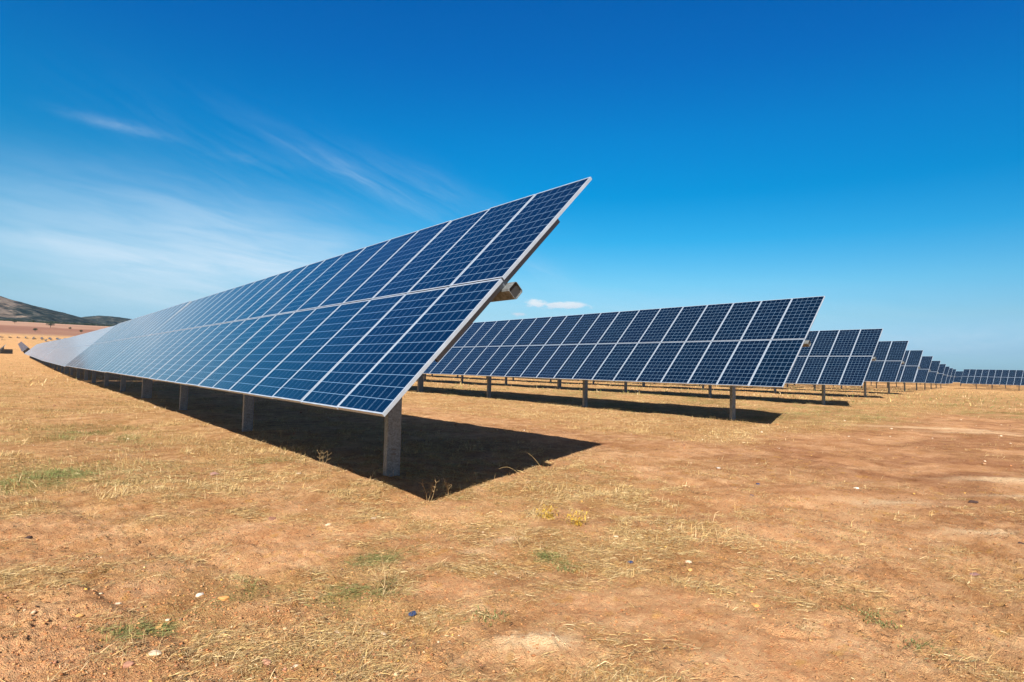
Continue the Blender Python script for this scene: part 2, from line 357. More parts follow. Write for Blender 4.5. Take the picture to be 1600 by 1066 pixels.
_mb = MB(); _mb.prism([(-.066, -.066), (.066, -.066), (.066, .066), (-.066, .066)], -HALF-.045, -HALF-.040, (Vector((0, 0, 0)), d_, n_, Vector((0, 1, 0))), 0, True, True)
K_ = _mb.build('end_cap', [M['black']]); CAPM = K_.data; bpy.data.objects.remove(K_)
def rail_mesh():
    # hat-section purlin under the joint of two modules, running up the slope
    mb = MB(); z1 = .185-.038-.002-MD+.0; fr = (Vector((0, 0, 0)), Vector((0, 1, 0)), n_, d_)
    top = .185-MD-.002; bot = .078
    o = [(-.040, top), (-.040, top-.004), (-.022, top-.004), (-.022, bot), (.022, bot), (.022, top-.004), (.040, top-.004), (.040, top), (.018, top), (.018, bot+.004), (-.018, bot+.004), (-.018, top)]
    mb.prism(o, -1.18, 1.18, fr, 0, True, True)
    return mb.build('purlin', [M['rail']])
R_ = rail_mesh(); RAILM = R_.data; bpy.data.objects.remove(R_)
def drive_mesh():
    mb = MB(); n = 20; r = .19
    ring = [(math.cos(2*PI*k/n)*r, math.sin(2*PI*k/n)*r) for k in range(n)]
    mb.prism(ring, -.07, .07, (Vector((0, 0, 0)), E1, E3, Vector((0, -1, 0))), 0, True, True)
    mb.box((0, 0, -.2), (.13, .09, .06)); mb.box((.06, -.0, -.29), (.20, .055, .055)); mb.box((-.24, 0, -.29), (.1, .04, .04))
    return mb.build('slew_drive', [M['gbox']])
D_ = drive_mesh(); DRIVEM = D_.data; bpy.data.objects.remove(D_)
def motor_mesh():
    mb = MB(); n = 14
    ring = [(math.cos(2*PI*k/n)*.045, math.sin(2*PI*k/n)*.045) for k in range(n)]
    mb.prism(ring, 0, .24, (Vector((.26, 0, -.29)), E2, E3, E1), 0, True, True); return mb.build('drive_motor', [M['black']])
MO_ = motor_mesh(); MOTM = MO_.data; bpy.data.objects.remove(MO_)

POST_OFF = [-19.0, -12.6, -6.3, 0, 6.3, 12.6, 19.0]
def link(name, me, parent, loc=None, rot=None):
    o = bpy.data.objects.new(name, me); C.objects.link(o); o.parent = parent
    if rot is not None: o.matrix_local = Matrix.Translation(loc) @ rot.to_4x4()
    elif loc is not None: o.location = loc
    return o
GROUPR = 'rows of tilted solar panel tables in the field'
def table(cx, cy, label, level=1, dtilt=0.0, twist=0.0, z=None, group=GROUPR, dz=0.0, soiled=False):
    """level 2: modules with frame sub-parts, rails; 1: plain modules; cx,cy centre of the panel plane"""
    z0 = (float(ground_big(np.array([cx]), np.array([cy-HALF*.6]))[0])+float(ground_big(np.array([cx]), np.array([cy+HALF*.6]))[0]))/2 if z is None else z
    sl = (float(ground_big(np.array([cx]), np.array([cy+HALF*.8]))[0])-float(ground_big(np.array([cx]), np.array([cy-HALF*.8]))[0]))/(1.6*HALF)
    root = empty('solar_table', (cx, cy, z0+dz)); tag(root, label, 'solar table', group)
    root.rotation_euler = (math.atan(sl), 0, 0)
    def R4(t): return Matrix.Translation(TUBE) @ Matrix.Rotation(-t, 4, 'Y') @ Matrix.Translation(-TUBE)
    for half in (-1, 1):
        base_t = dtilt+(twist if half > 0 else 0)
        for k in range(NMOD//2):
            y = half*(CGAP/2+PITCH*(k+.5))
            jit = random.gauss(0, .0012 if level == 2 else .0006)
            Rk = R4(base_t+jit)
            for v in (-1, 1):
                p = SURF+d_*(v*(ML+GAPV)/2)+Vector((0, y, random.gauss(0, .001)))
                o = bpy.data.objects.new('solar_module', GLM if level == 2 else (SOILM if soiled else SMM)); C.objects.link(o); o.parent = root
                o.matrix_local = Rk @ Matrix.Translation(p) @ ROT.to_4x4() @ Matrix.Rotation(random.gauss(0, .0012), 4, 'Y')
                if level == 2:
                    f_ = bpy.data.objects.new('module_frame', FRM); C.objects.link(f_); f_.parent = o
        if level >= 1:
            ks = range(NMOD//2+1) if level == 2 else ([NMOD//2] if half < 0 else [])
            for k in ks:
                y = half*(CGAP/2+PITCH*k) + (0 if 0 < k < NMOD//2 else (half*.045 if k == 0 else -half*.075))
                o = bpy.data.objects.new('purlin', RAILM); C.objects.link(o); o.parent = root
                o.matrix_local = R4(base_t) @ Matrix.Translation(TUBE+Vector((0, y, 0)))
    o = link('torque_tube', TUBEM, root, TUBE); o.matrix_local = R4(dtilt) @ Matrix.Translation(TUBE)
    if level == 2: link('end_cap', CAPM, o, Vector((0, 0, 0)))
    for y in POST_OFF:
        p = link('support_post', POSTM, root, Vector((TUBE.x-.135, y, 0)))
        if not y: p.scale = (1.6, 1.3, 1)
        if y:
            if level == 2: link('bearing', BEARM, p, Vector((.12, 0, TUBE.z)))
    dr = link('slew_drive', DRIVEM, root, TUBE)
    if level == 2: link('drive_motor', MOTM, dr, Vector((0, 0, 0)))
    return root
CX = lambda bx: bx+1.366              # bottom edge x -> centre of panel plane
LB = 43.1                             # repeat of tables along a row
BX = [2.62, 16.36, 30.2, 44.25, 58.55, 72.7, 87.2, 101.2, 115.0, 128.9]
BY = [4.93, 7.80, 10.71, 13.72, 16.8, 19.8, 22.8, 25.7, 28.6, 31.5]
DZ = [0, .085, .015, .14, .07, .05, .03, .02, 0, 0]
DT = [0, -.0092, .0014, .005, .001, .0015, .0012, 0, 0, 0]
WORD = ['first', 'second', 'third', 'fourth', 'fifth', 'sixth', 'seventh', 'eighth', 'ninth', 'tenth']
lab0 = ['largest solar table, closest to the camera, open tube end sticking out beneath its near edge',
        'second largest solar table, right of the big one, its grass shadow ending in a point',
        'solar table third from the front, four top modules showing right of the second table',
        'solar table fourth from the front, two top modules showing at its near end']
t1 = table(CX(BX[0]), BY[0]+HALF, lab0[0], 2, DT[0], twist=.014)
for j in range(1, 5):
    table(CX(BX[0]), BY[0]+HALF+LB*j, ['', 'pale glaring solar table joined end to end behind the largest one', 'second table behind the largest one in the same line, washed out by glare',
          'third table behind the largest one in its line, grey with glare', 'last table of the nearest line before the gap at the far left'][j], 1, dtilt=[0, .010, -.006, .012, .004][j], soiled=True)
for i in range(1, 10):
    lab = lab0[i] if i < 4 else 'solar table %s from the front in the shrinking staircase of row ends at right' % WORD[i]
    table(CX(BX[i]), BY[i]+HALF, lab, 2 if i <= 2 else 1, DT[i], dz=DZ[i])
for i in range(1, 8):
    table(CX(BX[i]), BY[i]+HALF+LB, 'solar table continuing behind the %s one from the front, mostly posts showing' % WORD[i], 1)
for k, (xx, yy) in enumerate(((142.0, 32.9), (155.8, 33.2), (169.6, 33.5))):
    table(CX(xx), yy-HALF, ['long low solar table at the far right edge, beyond the open ground', 'solar table hidden just behind the far right one, posts showing beneath', 'third solar table deep at the far right, two behind the edge one'][k], 1)
    if k == 0: table(CX(xx), 34.1+HALF, 'distant solar table right behind the smallest end of the staircase of rows', 1)

# far blocks on the slope at the left: single small meshes
def far_mesh(cm):
    mb = MB()
    for half in (-1, 1):
        for v in (-1, 1):
            c = SURF+d_*(v*(ML+GAPV)/2)+Vector((0, half*HALF/2, 0)); mb.box(c, (HALF/2-.1, ML/2-.02, .02), 0, ROT)
            mb.box(c-n_*.006, (HALF/2-.03, ML/2, .02), 1, ROT)
    for y in POST_OFF: mb.box((TUBE.x, y, TUBE.z/2-.2), (.1, .05, TUBE.z/2+.1), 2)
    mb.box(TUBE, (.07, HALF, .07), 2)
    return mb.build('solar_table', [M[cm], M['frame'], M['steel']])
F_ = far_mesh('farcells'); FARM = F_.data; bpy.data.objects.remove(F_)
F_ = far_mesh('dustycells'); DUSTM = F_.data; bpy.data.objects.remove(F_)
def far_table(x, y, label, group, s=1.0):
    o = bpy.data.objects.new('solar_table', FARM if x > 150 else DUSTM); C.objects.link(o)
    z = float(ground_big(np.array([x]), np.array([y]))[0]); sl = (float(ground_big(np.array([x]), np.array([y+20]))[0])-float(ground_big(np.array([x]), np.array([y-20]))[0]))/40
    o.location = (x, y, z); o.rotation_euler = (math.atan(sl), 0, 0); tag(o, label, 'solar table', group)
for k in range(9):
    far_table(CX(4.4), 450+21.6+k*43.1, 'far line of pale solar tables on the slope left of the nearest line', 'tables in the bright far line')
far_table(CX(-6.2), 400+21.6, 'far solar table cut by the left edge of the picture, with a dark shadow', 'tables at the left edge')
for k in range(3): far_table(CX(-6.2), 400+21.6+43.1*(k+1), 'table following the one cut by the left edge, farther up the slope', 'tables behind the left edge one')
for k in range(14):
    for q in range(2):
        far_table(CX(183.4+k*13.8+(0 if k < 7 else (k-6)*14)), 33.5-HALF+q*LB, 'remote solar table seen only as a thin band beneath the far right rows', 'remote tables beneath the far right rows')
FG = 'tiny solar tables dotted on the far slope'
k = 0
for r_ in range(12):
    for (yy, nn) in ((1250, 1), (1480, 1), (1640, 2)):
        x = -32+r_*13.7*(1.0 if yy > 1400 else 1.35)+(yy-1250)*.03
        if (yy == 1250 and r_ % 3 != 1) or (yy == 1480 and r_ < 4): continue
        for q in range(nn): far_table(x, yy+q*46, 'tiny white solar table on the far slope under the brown fields', FG)

# ---------------------------------------------------------------- ground sheet
def build_ground():
    azf = np.radians(np.arange(-8, 100, .22)); azb = np.radians(np.arange(100, 352, 4.0)); az = np.concatenate([azf, azb])
    r = [.25]
    while r[-1] < 9000:
        q = r[-1]; st = .0065 if q < 9 else (.009 if q < 40 else (.02 if q < 300 else .035)); r.append(q*(1+st))
    r = np.array(r); A, Rr = np.meshgrid(az, r); X = (Rr*np.sin(A)).ravel(); Y = (Rr*np.cos(A)).ravel()
    Z = ground(X, Y); mk = masks(X, Y)
    d = np.hypot(X, Y); azd = np.degrees(np.arctan2(X, Y))
    mk['field'] = sstep(1750, 1900, d); mk['band'] = np.clip((Y-1700)/1000, 0, 1)
    Z = np.where(d > 3400, Z-0, Z)
    na, nr = len(az), len(r); i = np.arange(nr-1)[:, None]*na; j = np.arange(na)[None]; jn = (j+1) % na
    F = np.stack([i+j, i+na+j, i+na+jn, i+jn], -1).reshape(-1, 4)[:, ::-1]
    V = np.stack([X, Y, Z], 1)
    # centre disc
    c = len(V); V = np.vstack([V, [0, 0, gz(0, 0)]])
    for k_ in mk: mk[k_] = np.append(mk[k_], 0)
    Fc = np.stack([np.full(na, c), np.arange(na), (np.arange(na)+1) % na, (np.arange(na)+1) % na], 1)
    o = np_mesh('ground', V, F, M['ground'], smooth=True, attrs=mk); o['kind'] = 'structure'
    return o
build_ground()

# ---------------------------------------------------------------- hills
def mat_hill():
    m, nt, b = new_mat('scrub_hill'); N = NT(nt); tc = N.n('ShaderNodeTexCoord').outputs['Object']
    n1 = N.noise(tc, .0035, 6, .62); n2 = N.noise(tc, .02, 5, .7); n3 = N.noise(tc, .0016, 3, .5)
    veg = N.ramp(n2, [(.35, (.012, .017, .018)), (.5, (.030, .036, .032)), (.60, (.075, .073, .062)), (.72, (.13, .115, .10))])
    bare = N.ramp(n2, [(.3, (.070, .055, .045)), (.5, (.16, .125, .10)), (.7, (.26, .205, .16))])
    a = N.n('ShaderNodeAttribute', attribute_name='bare').outputs['Fac']
    f = N.ss(N.math('ADD', N.math('ADD', N.math('MULTIPLY', n1, .7), N.math('MULTIPLY', n2, .4)), N.math('MULTIPLY', a, .30)), .66, .80)
    col = N.mix(f, veg, bare); N.l(col, b.inputs['Base Color']); b.inputs['Roughness'].default_value = 1; b.inputs['Specular IOR Level'].default_value = 0
    bp = N.n('ShaderNodeBump'); bp.inputs['Strength'].default_value = 1; bp.inputs['Distance'].default_value = 18; N.l(N.math('ADD', n1, N.math('MULTIPLY', n2, .4)), bp.inputs['Height']); N.l(bp.outputs[0], b.inputs['Normal'])
    return m
M['hill'] = mat_hill()
def hill(name, azs, els, dist, depth, base_el, bare, seed):
    az = np.arange(azs[0], azs[-1]+.01, .12); el = np.interp(az, azs, els)
    t = np.linspace(-1, 1, 60)                      # front foot .. crest .. back foot
    A, Tt = np.meshgrid(np.radians(az), t); E_ = np.broadcast_to(el, A.shape)
    D = dist+Tt*depth; X = D*np.sin(A); Y = D*np.cos(A)
    crest = CAMH+dist*np.tan(np.radians(E_))
    be = np.interp(az, base_el[0], base_el[1]); foot = CAMH+(dist-depth)*np.tan(np.radians(be))-12
    prof = np.cos(Tt*PI/2)**1.0; prof = np.where(Tt < 0, 1-(-Tt)**1.25, 1-Tt**1.3)
    gul = (fbm(X/210, Y/210, 5, seed)-.5)
    Z = foot+(crest-foot)*prof+gul*110*prof*(1-prof)*2.2+(fbm(X/420, Y/420, 2, seed+2)-.5)*40*prof*(1-prof)*2+(fbm(X/60, Y/60, 3, seed+4)-.5)*10*(prof > 0)
    bb = bare(np.degrees(A), prof)
    na, nr = len(az), len(t); i = np.arange(nr-1)[:, None]*na; j = np.arange(na-1)[None]
    F = np.stack([i+j, i+j+1, i+na+j+1, i+na+j], -1).reshape(-1, 4)
    o = np_mesh(name, np.stack([X.ravel(), Y.ravel(), Z.ravel()], 1), F, M['hill'], smooth=True, attrs=dict(bare=bb.ravel())); o['kind'] = 'structure'
hill('hill', [-22, -14, -8, -3, -.9, 1, 2.9, 4.5, 5.5, 6.3, 8, 10], [3.2, 4.6, 5.1, 4.6, 4.15, 3.62, 3.2, 2.78, 2.45, 2.2, 1.8, 1.3], 3900, 800,
     ([-22, -.9, .66, 2, 3, 5.4, 10], [1.9, 2.25, 2.35, 2.15, 1.95, 1.75, 1.0]), lambda a, p: np.clip(1-np.abs(a+.6)/1.6, 0, 1)*(p > .3)*np.clip(p*1.4, 0, 1), 3)
hill('hills', [3, 4.4, 5.1, 6, 7.0, 8.0, 9.5, 12, 16], [2.6, 3.03, 3.13, 3.16, 3.05, 2.85, 2.4, 1.6, .9], 5200, 900, ([3, 16], [1.4, .5]), lambda a, p: p*0, 8)

# ---------------------------------------------------------------- trees on the distant fields
def leafcloud(n, rx, rz, cz, size, seed):
    g = np.random.default_rng(seed); P = g.normal(size=(n, 3)); P /= np.linalg.norm(P, axis=1)[:, None]; P *= (g.random(n)**.4)[:, None]
    lump = 1+.35*np.sin(P[:, :1]*5+seed)*np.cos(P[:, 1:2]*4+seed*2)
    P = P*lump*np.array([rx, rx, rz])+np.array([0, 0, cz]); P[:, 2] = np.maximum(P[:, 2], cz-rz*.75)
    a = g.normal(size=(n, 3)); a /= np.linalg.norm(a, axis=1)[:, None]; b = np.cross(a, g.normal(size=(n, 3))); b /= np.linalg.norm(b, axis=1)[:, None]
    s = size*(.6+.8*g.random(n))[:, None]
    V = np.concatenate([P-a*s, P-b*s*.5, P+a*s, P+b*s*.5], 1).reshape(-1, 3); F = np.arange(4*n).reshape(-1, 4)
    c = np.array([.035, .05, .02])*(.6+.9*g.random((n, 1))); return V, F, np.repeat(c, 4, 0)
def tree(x, y, h, label, seed, shape=1.0):
    z = gz(x, y); root = empty('tree', (x, y, z)); tag(root, label, 'tree', 'dark trees scattered on the far brown fields')
    root.rotation_euler = (0, 0, seed)
    mb = MB(); n = 8
    for (a, b, r0, r1) in ((Vector((0, 0, -.3)), Vector((0, 0, h*.4)), h*.05, h*.035), (Vector((0, 0, h*.36)), Vector((h*.22, .1, h*.68)), h*.03, h*.012), (Vector((0, 0, h*.36)), Vector((-h*.2, h*.1, h*.7)), h*.03, h*.012), (Vector((0, 0, h*.38)), Vector((0, -h*.15, h*.8)), h*.025, h*.01)):
        ax = (b-a).normalized(); e1 = ax.orthogonal().normalized(); e2 = ax.cross(e1); k0 = len(mb.v)
        for (c, r) in ((a, r0), (b, r1)):
            for q in range(n): mb.v.append(tuple(c+e1*math.cos(2*PI*q/n)*r+e2*math.sin(2*PI*q/n)*r))
        for q in range(n): mb.f.append((k0+q, k0+(q+1) % n, k0+n+(q+1) % n, k0+n+q)); mb.m.append(0)
    mb.build('trunk', [M['bark']], root)
    V, F, c = leafcloud(700, h*.52*shape, h*.36, h*.64, h*.05, seed); np_mesh('crown', V, F, M['leaf'], c, parent=root)
m_, nt_, b_ = new_mat('bark'); b_.inputs['Base Color'].default_value = (.06, .045, .03, 1); b_.inputs['Roughness'].default_value = .95; M['bark'] = m_
def at(az, el_y): return (math.sin(math.radians(az))*el_y, math.cos(math.radians(az))*el_y)
TREES = [(2.15, 2280, 17, 1.3, 'widest dark tree, high on the brown field below the hill slope'), (1.25, 1990, 10, 1, 'small dark tree low on the left of the brown field'),
         (4.95, 1720, 13, 1, 'dark round tree low down right beside the edge of the glaring panels'), (3.35, 2210, 8, 1, 'faint bush left of the pair of small trees in mid field'), (4.05, 2050, 9, 1, 'left one of two small dark trees under the woods edge'), (5.15, 2010, 11, 1, 'right one of two small dark trees, nearest the panels skyline'),
         (.05, 2430, 12, 1, 'pale bush near the top left of the brown field')]
for k_, (a_, dd, hh, sh, lb) in enumerate(TREES):
    x, y = at(a_, dd); tree(x, y, hh, lb, k_+1, sh)
# scrub wood along the foot of the hill: a mass
def scrub():
    Vs, Fs, Cs = [], [], []; n0 = 0; g = np.random.default_rng(5)
    for k in range(260):
        a = g.uniform(-3, 8.5); D = 2900+g.uniform(0, 350); x, y = at(a, D); z = max(gz(x, y), 0); h = g.uniform(5, 12)
        V, F, c = leafcloud(60, h*.7, h*.45, h*.4, h*.16, k); V = V+np.array([x, y, z]); Vs.append(V); Fs.append(F+n0); Cs.append(c); n0 += len(V)
    o = np_mesh('scrub_wood', np.vstack(Vs), np.vstack(Fs), M['leaf'], np.vstack(Cs)); tag(o, 'dark scrub woodland along the foot of the hill', 'woodland', kind='stuff')
scrub()

# ---------------------------------------------------------------- grass blades (stuff)
def sample(n, rmin, rmax, az0=-6, az1=92, pw=1.0):
    r = (rmin**pw+(rmax**pw-rmin**pw)*rng.random(n))**(1/pw); a = np.radians(rng.uniform(az0, az1, n)); return r*np.sin(a), r*np.cos(a)
def blades(x, y, L, W, up, colour, seglift=.3):
    """up: elevation angle (rad) array. two-segment tapering blade -> 5 verts, as 2 faces (quad+tri via degenerate quad)"""
    n = len(x); zg = ground(x, y); mat_ = sstep(.45, .7, fbm(x*4.5, y*4.5, 3, 77)); z = zg+rng.random(n)**2*.022*mat_*(np.asarray(up) < .5)
    a = rng.uniform(0, 2*PI, n)*.55+2.2*fbm(x*.9, y*.9, 2, 91)*PI
    dx, dy = np.cos(a), np.sin(a); px, py = -dy, dx
    P0 = np.stack([x, y, z-.003], 1); D1 = np.stack([dx*np.cos(up), dy*np.cos(up), np.sin(up)], 1)
    up2 = up-rng.uniform(.1, .9, n)*np.minimum(1, .4+np.abs(up)); bend = rng.normal(0, .35, n)
    dx2, dy2 = np.cos(a+bend), np.sin(a+bend); D2 = np.stack([dx2*np.cos(up2), dy2*np.cos(up2), np.sin(up2)], 1)
    Wd = np.stack([px, py, np.zeros(n)], 1)*W[:, None]
    tw = rng.normal(0, .5, n); Wd[:, 2] = W*tw
    P1 = P0+D1*(L*.55)[:, None]; P2 = P1+D2*(L*.45)[:, None]
    lo = zg+.002; P1[:, 2] = np.maximum(P1[:, 2], lo); P2[:, 2] = np.maximum(P2[:, 2], lo-.001)
    V = np.stack([P0-Wd, P0+Wd, P1+Wd*.8, P1-Wd*.8, P2+Wd*.15, P2-Wd*.15], 1).reshape(-1, 3)
    b = (np.arange(n)*6)[:, None]; F = np.concatenate([b+np.array([[0, 1, 2, 3]]), b+np.array([[3, 2, 4, 5]])], 0)
    return V, F, np.repeat(colour, 6, 0)
def blade_colour(x, y, green):
    n = len(x); t = rng.random((n, 1)); pal = np.array([[.70, .51, .23], [.86, .67, .38], [.50, .32, .13], [.28, .18, .09], [.78, .56, .24], [.60, .42, .22], [.46, .31, .16], [.42, .33, .15], [.62, .47, .23]])
    c = pal[rng.integers(0, len(pal), n)]*(.75+.45*t)
    g = (rng.random(n) < green*.95)[:, None]; gc = np.array([.19, .22, .075])*(.7+.8*rng.random((n, 1)))
    olive = np.array([.33, .30, .12])*(.7+.5*rng.random((n, 1))); gc = np.where(rng.random((n, 1)) < .5, gc, olive)
    return np.where(g, gc, c)
def grass_layer(name, n, rmin, rmax, Lr, Wr, upf, lab, pw, thr=0.0, az1=92, group=None):
    x, y = sample(n, rmin, rmax, pw=pw, az1=az1); m = masks(x, y)
    cl = sstep(.42, .62, fbm(x*4.5, y*4.5, 3, 77)); p = m['grass']*(.22+1.1*cl)
    keep = rng.random(n) < p*sstep(.05, .3, p); x, y = x[keep], y[keep]; g = m['green'][keep]; k = len(x)
    L = rng.uniform(*Lr, k)*(.6+.8*rng.random(k)); W = rng.uniform(*Wr, k)
    up = np.where(rng.random(k) < upf, rng.uniform(.7, 1.5, k), rng.uniform(-.02, .35, k))
    V, F, c = blades(x, y, L, W, up, blade_colour(x, y, g))
    o = np_mesh(name, V, F, M['straw'], c); tag(o, lab, 'dry grass', kind='stuff'); return k
grass_layer('straw_litter', 900000, 1.8, 10, (.018, .085), (.0006, .0015), .06, 'thin dry straw and short grass littering the near soil', 1.5)
grass_layer('dry_grass', 420000, 7, 45, (.035, .095), (.0014, .0034), .30, 'golden dry grass between the rows', 1.1)
grass_layer('dry_grass', 120000, 38, 190, (.10, .24), (.008, .018), .45, 'pale dry grass far between the rows', 1.0)

def debris(name, n, rmin, rmax, lab):
    x, y = sample(n, rmin, rmax, pw=1.4); q = sstep(.35, .62, fbm(x*2.3, y*2.3, 4, 201)); keep = rng.random(n) < q; x, y = x[keep], y[keep]; k = len(x)
    pal = np.array([[.16, .085, .045], [.24, .15, .085], [.10, .06, .04], [.33, .22, .13], [.20, .17, .09]])
    V, F, c = blades(x, y, rng.uniform(.008, .045, k), rng.uniform(.0008, .0026, k), rng.uniform(0, .7, k), pal[rng.integers(0, 5, k)]*(.7+.6*rng.random((k, 1))))
    o = np_mesh(name, V, F, M['straw'], c); tag(o, lab, 'plant litter', kind='stuff')
debris('plant_litter', 110000, 1.8, 12, 'dark brown bits of dead leaf and twig on the near soil')
def tufts(name, n, per, rmin, rmax, Lr, Wr, lab, thr):
    x, y = sample(n, rmin, rmax, pw=1.25); m = masks(x, y); cl = sstep(.44, .62, fbm(x*1.1, y*1.1, 4, 123))
    keep = rng.random(n) < np.clip((m['grass']-thr)/(1-thr), 0, 1)*cl; x, y, g = x[keep], y[keep], m['green'][keep]; k = len(x)
    R = rng.uniform(.02, .09, k)*(1+np.hypot(x, y)/40); size = rng.uniform(.6, 1.3, k)
    X = np.repeat(x, per)+rng.normal(0, 1, k*per)*np.repeat(R, per); Y = np.repeat(y, per)+rng.normal(0, 1, k*per)*np.repeat(R, per)
    q = k*per; L = rng.uniform(*Lr, q)*np.repeat(size, per); W = rng.uniform(*Wr, q); up = rng.uniform(.15, 1.35, q)
    V, F, c = blades(X, Y, L, W, up, blade_colour(X, Y, np.repeat(g, per)))
    o = np_mesh(name, V, F, M['straw'], c); tag(o, lab, 'dry grass', kind='stuff')
tufts('grass_tufts', 26000, 22, 5.5, 40, (.05, .15), (.0009, .0022), 'fluffy golden dry grass tufts left of and between the rows', .45)
# ---------------------------------------------------------------- pebbles and clods (stuff)
def stones(name, n, rmin, rmax, smin, smax, dens, lab, pal):
    x, y = sample(n, rmin, rmax, pw=1.3); m = masks(x, y); keep = rng.random(n) < dens(m); x, y = x[keep], y[keep]; k = len(x)
    z = ground(x, y); s = smin*(smax/smin)**(rng.random(k)**2.2)
    ico = np.array([[1, 0, 0], [-1, 0, 0], [0, 1, 0], [0, -1, 0], [0, 0, 1], [0, 0, -1], [.6, .6, .55], [-.6, .6, .5], [-.6, -.6, .55], [.6, -.6, .5]])
    T = np.array([[0, 6, 4], [6, 2, 4], [2, 7, 4], [7, 1, 4], [1, 8, 4], [8, 3, 4], [3, 9, 4], [9, 0, 4], [0, 2, 6], [2, 1, 7], [1, 3, 8], [3, 0, 9], [0, 5, 2], [2, 5, 1], [1, 5, 3], [3, 5, 0]])
    V = ico[None]*(1+rng.normal(0, .17, (k, 10, 1)))*(s[:, None, None])*rng.uniform(.6, 1.2, (k, 1, 3)); V[:, :, 2] *= .65
    a = rng.uniform(0, 2*PI, k)[:, None]; X = V[:, :, 0]*np.cos(a)-V[:, :, 1]*np.sin(a); Y = V[:, :, 0]*np.sin(a)+V[:, :, 1]*np.cos(a)
    V = np.stack([X+x[:, None], Y+y[:, None], V[:, :, 2]+z[:, None]+s[:, None]*.15], -1).reshape(-1, 3)
    F = (np.arange(k)[:, None, None]*10+T[None]).reshape(-1, 3)
    c = np.array(pal)[rng.integers(0, len(pal), k)]*(.7+.5*rng.random((k, 1)))
    o = np_mesh(name, V, F, M['pebble'], np.repeat(c, 10, 0)); tag(o, lab, 'pebbles', kind='stuff')
SP = [(.42, .19, .08), (.36, .15, .06), (.50, .25, .10), (.30, .14, .07), (.46, .24, .11)]
stones('soil_crumbs', 170000, 1.7, 10, .002, .011, lambda m: .25+.75*m['gravel']-.2*m['grass'], 'small crumbs of orange soil on the near ground', SP)
stones('gravel', 9000, 1.8, 14, .004, .016, lambda m: .12+.8*m['gravel'], 'mixed small stones lying in the soil', [(.58, .41, .24), (.58, .33, .14), (.42, .20, .12), (.60, .46, .31), (.46, .25, .12), (.38, .20, .10), (.25, .15, .10), (.66, .40, .10)])
stones('gravel', 5000, 12, 60, .012, .045, lambda m: .6-.4*m['grass'], 'scattered stones farther out on the red soil', [(.42, .19, .08), (.5, .3, .16), (.28, .14, .09), (.62, .48, .34)])

# ---------------------------------------------------------------- individual stones
def rock(x, y, s, c, label, flat=.55, cat='stone', name='stone', group='single stones lying on the soil', seed=0, el=1.3, cut=7):
    g = random.Random(seed+int(x*100)); import bmesh
    bm = bmesh.new(); bmesh.ops.create_icosphere(bm, subdivisions=3, radius=1); ph = [g.uniform(0, 6) for _ in range(6)]
    cuts = [(Vector((g.uniform(-1, 1), g.uniform(-1, 1), g.uniform(-.2, 1))).normalized(), g.uniform(.55, .85)) for _ in range(cut)]
    for v in bm.verts:
        p = v.co.copy(); r = 1+.10*math.sin(4*p.x+ph[0])*math.cos(3*p.y+ph[1])+.05*math.sin(9*p.z+ph[2])+.04*math.sin(11*p.y+ph[3])
        p *= r
        for nn, dd in cuts:
            q = p.dot(nn)
            if q > dd: p -= nn*(q-dd)*.9
        v.co = Vector((p.x*s*el, p.y*s, p.z*s*flat))
    me = bpy.data.meshes.new(name); bm.to_mesh(me); bm.free(); me.materials.append(M['rock'])
    a = me.color_attributes.new('col', 'FLOAT_COLOR', 'POINT'); a.data.foreach_set('color', [q for _ in me.vertices for q in (*c, 1)])
    o = bpy.data.objects.new(name, me); C.objects.link(o); o.location = (x, y, gz(x, y)+s*flat*.18); o.rotation_euler = (g.uniform(-.2, .2), g.uniform(-.2, .2), g.uniform(0, 3))
    tag(o, label, cat, group)
W_, PK, OC, BR, DK = (.56, .43, .30), (.40, .20, .13), (.52, .28, .10), (.24, .115, .075), (.06, .035, .03)
